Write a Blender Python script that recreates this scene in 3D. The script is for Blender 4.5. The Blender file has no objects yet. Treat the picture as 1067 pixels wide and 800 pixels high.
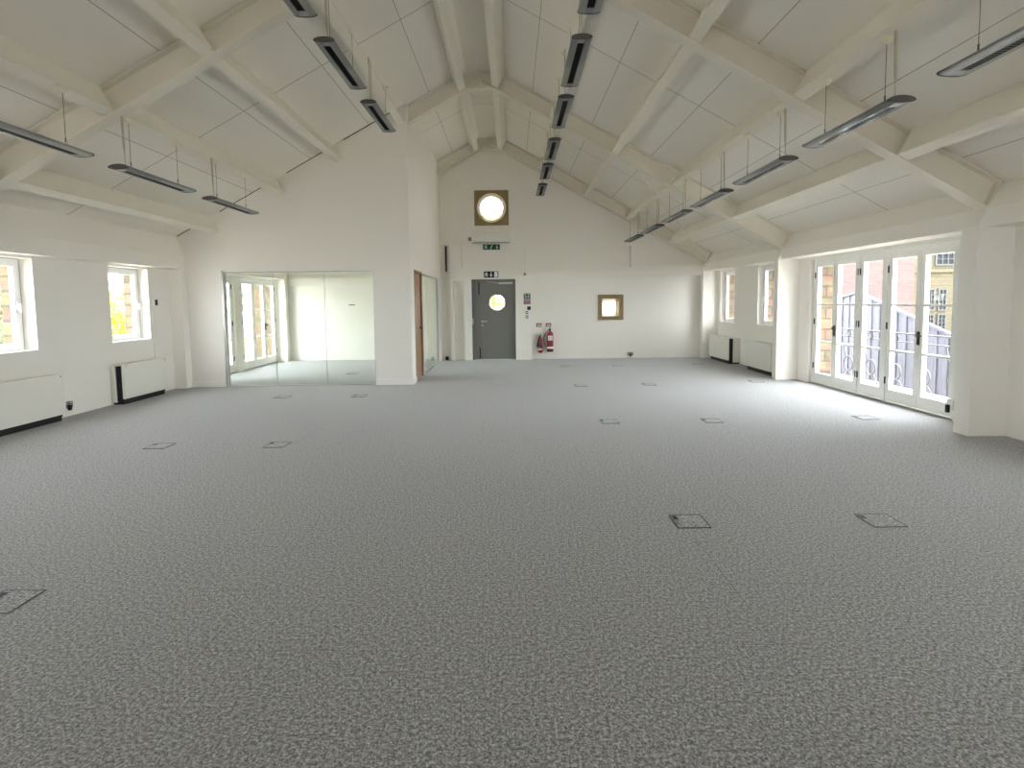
import bpy, bmesh, math, random
from mathutils import Vector, Matrix
random.seed(7)
sc = bpy.context.scene
COL = sc.collection
PI = math.pi

# ------------------------------------------------------------------ materials
def srgb(r, g, b):
    f = lambda c: (c/255/12.92) if c/255 <= .04045 else ((c/255+.055)/1.055)**2.4
    return (f(r), f(g), f(b), 1)

def mat(name, col, rough=.7, metal=0., spec=.3, bump=0., bscale=40., mottle=0., mscale=3.):
    m = bpy.data.materials.new(name); m.use_nodes = True
    nt = m.node_tree; b = nt.nodes['Principled BSDF']
    b.inputs['Base Color'].default_value = col
    b.inputs['Roughness'].default_value = rough
    b.inputs['Metallic'].default_value = metal
    b.inputs['Specular IOR Level'].default_value = spec
    tc = nt.nodes.new('ShaderNodeTexCoord')
    if mottle > 0:
        n = nt.nodes.new('ShaderNodeTexNoise'); n.inputs['Scale'].default_value = mscale
        n.inputs['Detail'].default_value = 4
        nt.links.new(tc.outputs['Object'], n.inputs['Vector'])
        mx = nt.nodes.new('ShaderNodeMix'); mx.data_type = 'RGBA'
        mx.inputs[6].default_value = tuple(c*(1-mottle) for c in col[:3])+(1,)
        mx.inputs[7].default_value = tuple(min(1, c*(1+mottle)) for c in col[:3])+(1,)
        nt.links.new(n.outputs['Fac'], mx.inputs[0]); nt.links.new(mx.outputs[2], b.inputs['Base Color'])
    if bump > 0:
        n2 = nt.nodes.new('ShaderNodeTexNoise'); n2.inputs['Scale'].default_value = bscale
        nt.links.new(tc.outputs['Object'], n2.inputs['Vector'])
        bp = nt.nodes.new('ShaderNodeBump'); bp.inputs['Strength'].default_value = bump
        bp.inputs['Distance'].default_value = .01
        nt.links.new(n2.outputs['Fac'], bp.inputs['Height']); nt.links.new(bp.outputs['Normal'], b.inputs['Normal'])
    return m

def math_node(nt, op, a, b=None, c=None):
    n = nt.nodes.new('ShaderNodeMath'); n.operation = op
    for i, v in enumerate((a, b, c)):
        if v is None: continue
        if isinstance(v, (int, float)): n.inputs[i].default_value = v
        else: nt.links.new(v, n.inputs[i])
    return n.outputs[0]

def glass_mat(name, tint=(1, 1, 1), refl=1.0):
    m = bpy.data.materials.new(name); m.use_nodes = True
    nt = m.node_tree; nt.nodes.clear()
    out = nt.nodes.new('ShaderNodeOutputMaterial')
    tr = nt.nodes.new('ShaderNodeBsdfTransparent'); tr.inputs['Color'].default_value = (*tint, 1)
    gl = nt.nodes.new('ShaderNodeBsdfGlossy'); gl.inputs['Roughness'].default_value = .01
    gl.inputs['Color'].default_value = (1, 1, 1, 1)
    g = nt.nodes.new('ShaderNodeNewGeometry'); vm = nt.nodes.new('ShaderNodeVectorMath'); vm.operation = 'DOT_PRODUCT'
    nt.links.new(g.outputs['Normal'], vm.inputs[0]); nt.links.new(g.outputs['Incoming'], vm.inputs[1])
    c = math_node(nt, 'SUBTRACT', 1.0, math_node(nt, 'ABSOLUTE', vm.outputs['Value']))
    f = math_node(nt, 'MULTIPLY', math_node(nt, 'MULTIPLY_ADD', math_node(nt, 'POWER', c, 5.0), .96, .04), refl)
    mx = nt.nodes.new('ShaderNodeMixShader')
    nt.links.new(f, mx.inputs[0]); nt.links.new(tr.outputs[0], mx.inputs[1]); nt.links.new(gl.outputs[0], mx.inputs[2])
    nt.links.new(mx.outputs[0], out.inputs[0])
    return m

def masonry(name, c1, c2, mortar, bw, bh, ms=.015, axis='Y', rough=.9):
    m = bpy.data.materials.new(name); m.use_nodes = True
    nt = m.node_tree; b = nt.nodes['Principled BSDF']; b.inputs['Roughness'].default_value = rough
    b.inputs['Specular IOR Level'].default_value = .1
    g = nt.nodes.new('ShaderNodeNewGeometry'); s = nt.nodes.new('ShaderNodeSeparateXYZ')
    nt.links.new(g.outputs['Position'], s.inputs[0])
    cb = nt.nodes.new('ShaderNodeCombineXYZ')
    u = math_node(nt, 'ADD', s.outputs['X'], s.outputs['Y'])
    nt.links.new(u, cb.inputs[0]); nt.links.new(s.outputs['Z'], cb.inputs[1])
    br = nt.nodes.new('ShaderNodeTexBrick'); nt.links.new(cb.outputs[0], br.inputs['Vector'])
    br.inputs['Color1'].default_value = c1; br.inputs['Color2'].default_value = c2; br.inputs['Mortar'].default_value = mortar
    br.inputs['Scale'].default_value = 1; br.inputs['Brick Width'].default_value = bw
    br.inputs['Row Height'].default_value = bh; br.inputs['Mortar Size'].default_value = ms
    n = nt.nodes.new('ShaderNodeTexNoise'); n.inputs['Scale'].default_value = 9
    nt.links.new(g.outputs['Position'], n.inputs['Vector'])
    mx = nt.nodes.new('ShaderNodeMix'); mx.data_type = 'RGBA'; mx.blend_type = 'OVERLAY'; mx.inputs[0].default_value = .5
    nt.links.new(br.outputs['Color'], mx.inputs[6]); nt.links.new(n.outputs['Color'], mx.inputs[7])
    nt.links.new(mx.outputs[2], b.inputs['Base Color'])
    bp = nt.nodes.new('ShaderNodeBump'); bp.inputs['Distance'].default_value = .01
    nt.links.new(br.outputs['Fac'], bp.inputs['Height']); bp.invert = True
    nt.links.new(bp.outputs['Normal'], b.inputs['Normal'])
    return m

def wood(name, c1, c2, scale=6, stretch=(1, 1, .12), rough=.5):
    m = bpy.data.materials.new(name); m.use_nodes = True
    nt = m.node_tree; b = nt.nodes['Principled BSDF']; b.inputs['Roughness'].default_value = rough
    tc = nt.nodes.new('ShaderNodeTexCoord'); mp = nt.nodes.new('ShaderNodeMapping')
    mp.inputs['Scale'].default_value = stretch
    nt.links.new(tc.outputs['Object'], mp.inputs[0])
    n = nt.nodes.new('ShaderNodeTexNoise'); n.inputs['Scale'].default_value = scale*6; n.inputs['Detail'].default_value = 5
    nt.links.new(mp.outputs[0], n.inputs['Vector'])
    cr = nt.nodes.new('ShaderNodeValToRGB')
    cr.color_ramp.elements[0].position = .35; cr.color_ramp.elements[1].position = .65
    cr.color_ramp.elements[0].color = c1; cr.color_ramp.elements[1].color = c2
    nt.links.new(n.outputs['Fac'], cr.inputs[0]); nt.links.new(cr.outputs[0], b.inputs['Base Color'])
    return m

M = {}
M['wall'] = mat('wall_paint', (.84, .815, .76, 1), .75, spec=.2, bump=.06, bscale=60, mottle=.015, mscale=1.2)
M['steel'] = mat('cream_steel_paint', (.80, .76, .67, 1), .5, spec=.35, mottle=.02)
M['purlin'] = mat('purlin_paint', (.81, .78, .69, 1), .6, spec=.3, mottle=.03, mscale=5)
M['gloss'] = mat('white_gloss', (.84, .84, .80, 1), .3, spec=.5)
M['upvc'] = mat('window_white', (.86, .87, .87, 1), .3, spec=.5)
M['stonew'] = masonry('buff_stone', srgb(112, 96, 78), srgb(92, 80, 68), srgb(80, 74, 66), .34, .19)
M['brick'] = masonry('red_brick', srgb(78, 60, 58), srgb(68, 52, 51), srgb(90, 80, 78), .225, .075, .01)
M['buffbrick'] = masonry('buff_brick', srgb(106, 90, 70), srgb(90, 76, 62), srgb(90, 84, 74), .225, .09, .012)
M['cream'] = masonry('cream_stone', srgb(72, 67, 54), srgb(68, 63, 51), srgb(60, 56, 48), .8, .35, .01)
M['glass'] = glass_mat('window_glass', (.97, .985, .98), .2)
M['pglass'] = glass_mat('partition_glass', (.92, .95, .925), .6)
M['grey_door'] = mat('grey_door_paint', srgb(118, 119, 113), .45, spec=.4)
M['alu'] = mat('aluminium', (.5, .51, .5, 1), .35, metal=.8)
M['black'] = mat('black', (.012, .012, .012, 1), .5)
M['iron'] = mat('dark_bronze', (.06, .045, .03, 1), .35, metal=.7)
M['oak'] = wood('oak', srgb(138, 108, 82), srgb(166, 134, 104))
M['ply'] = wood('ply', srgb(126, 108, 72), srgb(150, 128, 88))
M['ringc'] = mat('cream_ring', (.78, .68, .55, 1), .4)
M['rad'] = mat('radiator_enamel', (.78, .765, .70, 1), .35, spec=.45)
M['lamp'] = mat('lamp_silver', (.27, .28, .28, 1), .38, metal=.55, spec=.5)
M['cap'] = mat('lamp_end_grey', (.10, .10, .10, 1), .5)
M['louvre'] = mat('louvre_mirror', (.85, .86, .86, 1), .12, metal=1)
M['cream_plastic'] = mat('cream_plastic', (.80, .76, .62, 1), .45)
M['flex'] = mat('flex_cream', (.52, .47, .34, 1), .6)
M['louvre_shaded'] = mat('louvre_mirror_shaded', (.05, .05, .05, 1), .35, metal=.5)  # same louvre for the other rows, its shade painted into a darker colour
M['wire'] = mat('steel_wire', (.18, .17, .15, 1), .4, metal=.6)
M['red'] = mat('signal_red', srgb(138, 18, 22), .3, spec=.5)
M['green'] = mat('sign_green', srgb(10, 78, 52), .4)
M['signdark'] = mat('sign_dark', srgb(16, 28, 26), .4)
M['white'] = mat('sign_white', (.85, .86, .84, 1), .5)
M['blue'] = mat('sign_blue', srgb(40, 62, 84), .5)
M['maroon'] = mat('sign_maroon', srgb(104, 38, 44), .5)
M['socket'] = mat('socket_grey', (.22, .22, .22, 1), .4, metal=.4)
M['boxframe'] = mat('floor_box_trim', (.09, .09, .09, 1), .4, metal=.3)
M['tile_edge'] = mat('box_dark', (.02, .02, .02, 1), .5)
M['shed'] = wood('dark_boards', srgb(58, 58, 66), srgb(78, 78, 88), 3, (1, 1, .1), .8)
M['ironwork'] = mat('ironwork', (.07, .07, .075, 1), .35, metal=.4)
M['roof_tile'] = mat('clay_roof', srgb(150, 104, 92), .9, mottle=.2)
M['bark'] = mat('bark', srgb(82, 70, 56), .9, mottle=.3, mscale=9)
M['paving'] = mat('paving', srgb(176, 170, 158), .9, mottle=.1)
def leafmat(name, c):
    m = mat(name, c, .6, mottle=.35, mscale=1.5); return m
M['leaf_y'] = leafmat('leaf_yellow', srgb(158, 168, 52))
M['leaf_g'] = leafmat('leaf_green', srgb(112, 142, 62))
M['leaf_d'] = leafmat('leaf_dull', srgb(88, 112, 80))

# ceiling board: joints follow the boards
def ceiling_mat():
    m = mat('ceiling_board', (.66, .63, .55, 1), .75, spec=.2)
    nt = m.node_tree; b = nt.nodes['Principled BSDF']
    g = nt.nodes.new('ShaderNodeNewGeometry'); s = nt.nodes.new('ShaderNodeSeparateXYZ')
    nt.links.new(g.outputs['Position'], s.inputs[0])
    dx = math_node(nt, 'ABSOLUTE', math_node(nt, 'ADD', s.outputs['X'], .51))
    # long joints half-way between the purlins
    fx = math_node(nt, 'ABSOLUTE', math_node(nt, 'SUBTRACT', math_node(nt, 'FRACT', math_node(nt, 'DIVIDE', math_node(nt, 'SUBTRACT', dx, .93), 1.07)), .5))
    jx = math_node(nt, 'GREATER_THAN', fx, .4965)
    fy = math_node(nt, 'ABSOLUTE', math_node(nt, 'SUBTRACT', math_node(nt, 'FRACT', math_node(nt, 'DIVIDE', math_node(nt, 'SUBTRACT', s.outputs['Y'], 7.45), 4.1)), .5))
    jy = math_node(nt, 'GREATER_THAN', fy, .4983)
    j = math_node(nt, 'MAXIMUM', jx, jy)
    n = nt.nodes.new('ShaderNodeTexNoise'); n.inputs['Scale'].default_value = .9
    nt.links.new(g.outputs['Position'], n.inputs['Vector'])
    mx0 = nt.nodes.new('ShaderNodeMix'); mx0.data_type = 'RGBA'
    mx0.inputs[6].default_value = (.81, .785, .725, 1); mx0.inputs[7].default_value = (.87, .845, .785, 1)
    nt.links.new(n.outputs['Fac'], mx0.inputs[0])
    mx = nt.nodes.new('ShaderNodeMix'); mx.data_type = 'RGBA'
    nt.links.new(mx0.outputs[2], mx.inputs[6]); mx.inputs[7].default_value = (.38, .36, .31, 1)
    nt.links.new(j, mx.inputs[0]); nt.links.new(mx.outputs[2], b.inputs['Base Color'])
    return m
M['ceiling'] = ceiling_mat()

def carpet_mat():
    m = bpy.data.materials.new('carpet'); m.use_nodes = True
    nt = m.node_tree; b = nt.nodes['Principled BSDF']
    b.inputs['Roughness'].default_value = .95; b.inputs['Specular IOR Level'].default_value = .15
    b.inputs['Sheen Weight'].default_value = .25; b.inputs['Sheen Roughness'].default_value = .5
    g = nt.nodes.new('ShaderNodeNewGeometry')
    n1 = nt.nodes.new('ShaderNodeTexNoise'); n1.inputs['Scale'].default_value = 118; n1.inputs['Detail'].default_value = 3
    n1.inputs['Roughness'].default_value = .65
    n2 = nt.nodes.new('ShaderNodeTexNoise'); n2.inputs['Scale'].default_value = 60; n2.inputs['Detail'].default_value = 3
    n3 = nt.nodes.new('ShaderNodeTexNoise'); n3.inputs['Scale'].default_value = 1.1; n3.inputs['Detail'].default_value = 2
    for n in (n1, n2, n3): nt.links.new(g.outputs['Position'], n.inputs['Vector'])
    v = math_node(nt, 'ADD', math_node(nt, 'MULTIPLY', n1.outputs['Fac'], .62), math_node(nt, 'MULTIPLY', n2.outputs['Fac'], .38))
    cr = nt.nodes.new('ShaderNodeValToRGB'); e = cr.color_ramp.elements
    e[0].position = .39; e[0].color = (.11, .11, .109, 1)
    e[1].position = .61; e[1].color = (.56, .56, .57, 1)
    x = cr.color_ramp.elements.new(.5); x.color = (.275, .275, .278, 1)
    nt.links.new(v, cr.inputs[0])
    s = nt.nodes.new('ShaderNodeSeparateXYZ'); nt.links.new(g.outputs['Position'], s.inputs[0])
    def joint(sock, off, w):
        f = math_node(nt, 'ABSOLUTE', math_node(nt, 'SUBTRACT', math_node(nt, 'FRACT', math_node(nt, 'DIVIDE', math_node(nt, 'SUBTRACT', sock, off), .5)), .5))
        return math_node(nt, 'GREATER_THAN', f, .5-w)
    j = math_node(nt, 'MAXIMUM', joint(s.outputs['X'], 2.14, .0045), joint(s.outputs['Y'], 2.24, .0045))
    j = math_node(nt, 'MULTIPLY', j, math_node(nt, 'GREATER_THAN', n3.outputs['Fac'], .56))
    mx = nt.nodes.new('ShaderNodeMix'); mx.data_type = 'RGBA'; mx.blend_type = 'MULTIPLY'
    nt.links.new(math_node(nt, 'MULTIPLY', j, .45), mx.inputs[0]); nt.links.new(cr.outputs[0], mx.inputs[6])
    mx.inputs[7].default_value = (.2, .2, .2, 1)
    nt.links.new(mx.outputs[2], b.inputs['Base Color'])
    bp = nt.nodes.new('ShaderNodeBump'); bp.inputs['Strength'].default_value = .5; bp.inputs['Distance'].default_value = .004
    nt.links.new(v, bp.inputs['Height']); nt.links.new(bp.outputs['Normal'], b.inputs['Normal'])
    return m
M['carpet'] = carpet_mat()

# ------------------------------------------------------------------ mesh helpers
class MB:
    def __init__(s): s.v = []; s.f = []; s.smooth = []
    def add(s, vs, fs, smooth=False):
        o = len(s.v); s.v += [Vector(v) for v in vs]
        s.f += [tuple(i+o for i in f) for f in fs]; s.smooth += [smooth]*len(fs); return s
    def box(s, a, b, mtx=None, bevel=0):
        (x0, y0, z0), (x1, y1, z1) = [min(a[i], b[i]) for i in range(3)], [max(a[i], b[i]) for i in range(3)]
        if bevel > 0:
            bm = bmesh.new(); bmesh.ops.create_cube(bm, size=1)
            for v in bm.verts:
                v.co = Vector((x0+(v.co.x+.5)*(x1-x0), y0+(v.co.y+.5)*(y1-y0), z0+(v.co.z+.5)*(z1-z0)))
            bmesh.ops.bevel(bm, geom=bm.edges[:], offset=bevel, segments=2, affect='EDGES')
            bm.verts.index_update()
            vs = [v.co.copy() for v in bm.verts]; fs = [tuple(v.index for v in f.verts) for f in bm.faces]; bm.free()
        else:
            vs = [Vector(p) for p in ((x0,y0,z0),(x1,y0,z0),(x1,y1,z0),(x0,y1,z0),(x0,y0,z1),(x1,y0,z1),(x1,y1,z1),(x0,y1,z1))]
            fs = [(0,3,2,1),(4,5,6,7),(0,1,5,4),(1,2,6,5),(2,3,7,6),(3,0,4,7)]
        if mtx: vs = [mtx @ v for v in vs]
        return s.add(vs, fs)
    def prism(s, poly, axis, a, b):
        """poly in the plane across `axis`; axis 'y': (x,z), 'x': (y,z), 'z': (x,y)"""
        def P(p, t):
            return {'y': (p[0], t, p[1]), 'x': (t, p[0], p[1]), 'z': (p[0], p[1], t)}[axis]
        n = len(poly)
        vs = [P(p, a) for p in poly]+[P(p, b) for p in poly]
        fs = [tuple(range(n)), tuple(range(2*n-1, n-1, -1))]+[(i, (i+1) % n, (i+1) % n+n, i+n) for i in range(n)]
        return s.add(vs, fs)
    def tube(s, pts, r, n=8, cap=True, smooth=True):
        pts = [Vector(p) for p in pts]; rings = []
        rr = r if isinstance(r, (list, tuple)) else [r]*len(pts)
        prev = None
        for i, p in enumerate(pts):
            t = (pts[min(i+1, len(pts)-1)]-pts[max(i-1, 0)]).normalized()
            if prev is None:
                a = t.orthogonal().normalized()
            else:
                a = (prev-t*prev.dot(t)).normalized()
            prev = a; b = t.cross(a)
            rings.append([p+(a*math.cos(2*PI*k/n)+b*math.sin(2*PI*k/n))*rr[i] for k in range(n)])
        vs = [v for r_ in rings for v in r_]
        fs = [(i*n+k, i*n+(k+1) % n, (i+1)*n+(k+1) % n, (i+1)*n+k) for i in range(len(pts)-1) for k in range(n)]
        s.add(vs, fs, smooth)
        if cap: s.add(rings[0], [tuple(range(n-1, -1, -1))]); s.add(rings[-1], [tuple(range(n))])
        return s
    def lathe(s, prof, c, n=24, axis='z'):
        """prof: list of (r, t)"""
        def P(r, t, a):
            x, y = r*math.cos(a), r*math.sin(a)
            v = {'z': (x, y, t), 'y': (x, t, y), 'x': (t, x, y)}[axis]
            return Vector(c)+Vector(v)
        vs = [P(r, t, 2*PI*k/n) for r, t in prof for k in range(n)]
        fs = [(i*n+k, i*n+(k+1) % n, (i+1)*n+(k+1) % n, (i+1)*n+k) for i in range(len(prof)-1) for k in range(n)]
        s.add(vs, fs, True)
        s.add(vs[:n], [tuple(range(n-1, -1, -1))]); s.add(vs[-n:], [tuple(range(n))])
        return s
    def torus(s, c, R_, r, axis='x', n=28, m=8):
        vs = []
        for i in range(n):
            a = 2*PI*i/n
            for k in range(m):
                b = 2*PI*k/m; q = R_+r*math.cos(b); h = r*math.sin(b)
                x, y = q*math.cos(a), q*math.sin(a)
                v = {'z': (x, y, h), 'y': (x, h, y), 'x': (h, x, y)}[axis]
                vs.append(Vector(c)+Vector(v))
        fs = [(i*m+k, ((i+1) % n)*m+k, ((i+1) % n)*m+(k+1) % m, i*m+(k+1) % m) for i in range(n) for k in range(m)]
        return s.add(vs, fs, True)
    def round_hole(s, x0, x1, z0, z1, cx, cz, r, y0, y1, n=48):
        """rectangular plate facing Y with a round hole"""
        angs = [2*PI*k/n for k in range(n)]
        for px, pz in ((x0, z0), (x1, z0), (x1, z1), (x0, z1)): angs.append(math.atan2(pz-cz, px-cx) % (2*PI))
        angs = sorted(set(round(a, 6) for a in angs)); N = len(angs)
        inn, out = [], []
        for a in angs:
            c, q = math.cos(a), math.sin(a); inn.append((cx+r*c, cz+r*q)); t = []
            if c > 1e-6: t.append((x1-cx)/c)
            if c < -1e-6: t.append((x0-cx)/c)
            if q > 1e-6: t.append((z1-cz)/q)
            if q < -1e-6: t.append((z0-cz)/q)
            t = min(t); out.append((cx+t*c, cz+t*q))
        vs = [(p[0], y0, p[1]) for p in inn]+[(p[0], y0, p[1]) for p in out]+[(p[0], y1, p[1]) for p in inn]+[(p[0], y1, p[1]) for p in out]
        fs = []
        for i in range(N):
            j = (i+1) % N
            fs += [(i, j, N+j, N+i), (2*N+i, 3*N+i, 3*N+j, 2*N+j), (i, 2*N+i, 2*N+j, j), (N+i, N+j, 3*N+j, 3*N+i)]
        return s.add(vs, fs)
    def holes(s, u0, u1, z0, z1, holes, t0, t1, axis):
        """wall slab with rectangular holes. axis 'x': wall lies in YZ (u=y), 'y': lies in XZ (u=x)"""
        us = sorted(set([u0, u1]+[h[0] for h in holes]+[h[1] for h in holes]))
        zs = sorted(set([z0, z1]+[h[2] for h in holes]+[h[3] for h in holes]))
        solid = lambda i, j: (0 <= i < len(us)-1 and 0 <= j < len(zs)-1 and not any(h[0] < (us[i]+us[i+1])/2 < h[1] and h[2] < (zs[j]+zs[j+1])/2 < h[3] for h in holes))
        def P(u, z, t): return (t, u, z) if axis == 'x' else (u, t, z)
        for i in range(len(us)-1):
            for j in range(len(zs)-1):
                if not solid(i, j): continue
                a, b, c, d = us[i], us[i+1], zs[j], zs[j+1]
                s.add([P(a, c, t0), P(b, c, t0), P(b, d, t0), P(a, d, t0)], [(0, 1, 2, 3)])
                s.add([P(a, c, t1), P(b, c, t1), P(b, d, t1), P(a, d, t1)], [(3, 2, 1, 0)])
                for (ii, jj, p, q) in ((i-1, j, (a, c), (a, d)), (i+1, j, (b, c), (b, d)), (i, j-1, (a, c), (b, c)), (i, j+1, (a, d), (b, d))):
                    if not solid(ii, jj):
                        s.add([P(*p, t0), P(*q, t0), P(*q, t1), P(*p, t1)], [(0, 1, 2, 3)])
        return s
    def build(s, name, m, parent=None, kind=None):
        me = bpy.data.meshes.new(name)
        org = parent_origin(parent) if parent is not None else Vector((0, 0, 0))
        me.from_pydata([v-org for v in s.v], [], s.f)
        bm = bmesh.new(); bm.from_mesh(me)
        bmesh.ops.remove_doubles(bm, verts=bm.verts[:], dist=1e-5)
        bmesh.ops.recalc_face_normals(bm, faces=bm.faces[:]); bm.to_mesh(me); bm.free()
        if any(s.smooth):
            if all(s.smooth): me.polygons.foreach_set('use_smooth', [True]*len(me.polygons))
            else:
                me.polygons.foreach_set('use_smooth', [True]*len(me.polygons))
                me.set_sharp_from_angle(angle=math.radians(40))
        me.materials.append(m)
        o = bpy.data.objects.new(name, me); COL.objects.link(o)
        if parent is not None: o.parent = parent
        if kind: o['kind'] = kind
        return o

def parent_origin(p):
    v = Vector((0, 0, 0))
    while p is not None: v = v+Vector(p.location); p = p.parent
    return v

def thing(name, label, cat, loc=(0, 0, 0), group=None):
    o = bpy.data.objects.new(name, None); COL.objects.link(o)
    o.empty_display_size = .05; o.location = loc
    o['label'] = label; o['category'] = cat
    if group: o['group'] = group
    return o
def tag(o, label, cat, group=None):
    o['label'] = label; o['category'] = cat
    if group: o['group'] = group
    return o
def setting(name, loc=(0, 0, 0)):
    o = bpy.data.objects.new(name, None); COL.objects.link(o); o.location = loc; o['kind'] = 'structure'; o.empty_display_size = .05
    return o
def dup(root, loc, label=None, group=None):
    r = root.copy(); COL.objects.link(r); r.location = loc
    if label: r['label'] = label
    if group: r['group'] = group
    def kids(src, dst):
        for ch in list(src.children):
            c = ch.copy(); COL.objects.link(c); c.parent = dst; kids(ch, c)
    kids(root, r)
    return r

# ------------------------------------------------------------------ room measures
XR, XL = 5.30, -6.12          # inner wall faces
XRO, XLO = 5.78, -6.52        # outer stone faces
RX = -.51                     # ridge line
YB, YG = 14.02, 14.32         # back wall, back wall of the glazed room
Y0 = -6.2                     # wall behind the camera
zroof = lambda x: 5.78-.545*abs(x-RX)
zbot = lambda x: 5.47-.552*abs(x-RX)
YA, YP = 5.70, 9.85           # first frame, partition
FR = [(5.70, 'nearest'), (9.93, 'middle'), (13.80, 'far')]

MB().box((XLO, Y0, -.3), (XRO, YG+.35, 0)).build('floor', M['carpet'], kind='structure')
c = MB()
xs = [XLO-.2, RX, XRO+.2]
c.prism([(xs[0], zroof(xs[0])), (RX-.26, zroof(RX-.26)), (RX+.26, zroof(RX+.26)), (xs[2], zroof(xs[2])), (xs[2], zroof(xs[2])+.2), (RX, zroof(RX)+.2), (xs[0], zroof(xs[0])+.2)], 'y', Y0-.2, YG+.35)
c.build('ceiling', M['ceiling'], kind='structure')

# openings (y0,y1,z0,z1)
L_WIN = [(6.06, 6.92, .94, 2.12), (8.22, 9.10, .94, 2.12), (3.75, 4.6, .94, 2.12), (1.2, 2.05, .94, 2.12)]  # final pair: unseen windows added to let in daylight
R_WIN = [(12.82, 13.66, .93, 2.20), (10.82, 11.60, .94, 2.20), (3.7, 4.6, .94, 2.20), (1.3, 2.2, .94, 2.20)]  # the pair nearest the camera is unseen, added for its daylight
R_DOOR = [(6.40, 9.58, 0.0, 2.20)]
L_DOOR = [(10.60, 11.92, 0, 2.14), (12.20, 14.06, 0, 2.14)]

zt = 2.9
w = MB().holes(Y0, YG+.3, 0, zt, L_WIN+L_DOOR, XL, XL-.17, 'x'); wl = w.build('wall_left', M['wall'], kind='structure')
w = MB().holes(Y0, YG+.3, 0, zt, R_WIN+R_DOOR, XR, XR+.14, 'x'); wr = w.build('wall_right', M['wall'], kind='structure')
MB().holes(Y0, YG+.3, -1.5, zt-.1, [(a+.03, b-.03, c_-(1.5 if c_ == 0 else 0)*0, d-.02) for a, b, c_, d in L_WIN+L_DOOR], XL-.171, XLO, 'x').build('wall_left_outer', M['stonew'], kind='structure')
MB().holes(Y0, YG+.3, -1.5, zt-.1, [(a+.03, b-.03, c_, d-.02) for a, b, c_, d in R_WIN+R_DOOR], XR+.141, XRO, 'x').build('wall_right_outer', M['stonew'], kind='structure')
# front wall (behind the camera) and the two back walls, cut to the roof pitch
def gable(mb, xa, xb, y0, y1, zb=0, holes=()):
    """gable slab between xa and xb above z=zb with rectangular holes, top cut to the roof"""
    ztop = 2.45
    mb.holes(xa, xb, zb, ztop, [h for h in holes if h[3] <= ztop], y0, y1, 'y')
    hi = [h for h in holes if h[3] > ztop]
    cuts = sorted(set([xa, xb]+([RX] if xa < RX < xb else [])+[h[0] for h in hi]+[h[1] for h in hi]))
    for a, b in zip(cuts[:-1], cuts[1:]):
        za, zb_ = max(ztop+.01, zroof(a)), max(ztop+.01, zroof(b))
        h = [h for h in hi if h[0] < (a+b)/2 < h[1]]
        if h:
            mb.prism([(a, ztop), (b, ztop), (b, h[0][2]), (a, h[0][2])], 'y', y0, y1)
            mb.prism([(a, h[0][3]), (b, h[0][3]), (b, zb_), (a, za)], 'y', y0, y1)
        else: mb.prism([(a, ztop), (b, ztop), (b, zb_), (a, za)], 'y', y0, y1)
F_WIN_ADDED = [(-4.7, -3.2, .8, 2.3), (2.1, 3.6, .8, 2.3)]  # unseen windows added behind the camera to brighten surfaces facing it
gable(g := MB(), XLO, XRO, Y0, Y0-.25, 0, F_WIN_ADDED); g.build('wall_front', M['wall'], kind='structure')
gable(g := MB(), -1.84, XRO, YB, YB+.28, 0, [(-1.03, .105, 0, 2.09), (-.86, -.12, 3.53, 4.28), (2.33, 2.81, 1.09, 1.57)])
g.build('wall_back', M['wall'], kind='structure')
gable(g := MB(), XLO, -1.84, YG, YG+.25, 0, []); g.build('wall_back_glazed_room', M['wall'], kind='structure')
# raised framework on the back wall : beam, door surround, stub piers
b = MB()
b.box((.52, YB-.16, 2.13), (XR, YB, 2.37))
b.holes(-1.58, .52, 0, 2.37, [(-1.03, .105, 0, 2.09), (-1.50, -1.22, .0, 2.05)], YB-.17, YB, 'y')
b.box((.37, YB-.16, 2.37), (.71, YB, 2.95)); b.box((3.07, YB-.16, 2.37), (3.39, YB, 2.91)); b.box((-1.58, YB-.16, 2.37), (-1.27, YB, 2.93))
b.build('trim_1', M['wall'], kind='structure')
MB().box((-1.84, YB-.045, 3.00), (-1.02, YB, 3.06)).box((-1.36, YB-.03, 3.06), (-1.33, YB, 4.75)).build('trim_2', M['wall'], kind='structure')
MB().box((XL, YG-.07, 2.0), (-1.94, YG, 2.2)).build('trim_3', M['wall'], kind='structure')

# partition of the glazed room
p = MB(); gx0, gx1 = -5.25, -2.52
for a, b_ in ((XL, gx0), (gx1, -1.84)):
    p.prism([(a, 0), (b_, 0), (b_, zroof(b_)), (a, zroof(a))], 'y', YP, YP+.10)
p.prism([(gx0, 2.105), (gx1, 2.105), (gx1, zroof(gx1)), (gx0, zroof(gx0))], 'y', YP, YP+.10)
p.build('wall_partition', M['wall'], kind='structure')
zs_ = zroof(-1.84)
p = MB().holes(YP+.10, YG, 0, zs_-.0, [(10.22, 11.07, 0, 2.13), (11.12, 13.66, .0, 2.10)], -1.84, -1.94, 'x')
p.build('wall_partition_side', M['wall'], kind='structure')
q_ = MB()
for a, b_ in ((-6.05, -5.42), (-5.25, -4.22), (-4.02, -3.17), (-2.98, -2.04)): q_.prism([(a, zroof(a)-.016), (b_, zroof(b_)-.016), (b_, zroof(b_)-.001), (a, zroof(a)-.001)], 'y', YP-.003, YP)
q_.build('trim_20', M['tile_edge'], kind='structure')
sk = MB().box((XL+.2, YP-.018, 0), (gx0-.03, YP, .10)).box((gx1+.02, YP-.018, 0), (-1.84, YP, .10)).box((-1.84, YP-.018, 0), (-1.822, 10.19, .10))
sk.build('baseboard_partition', M['gloss'], kind='structure')

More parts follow.
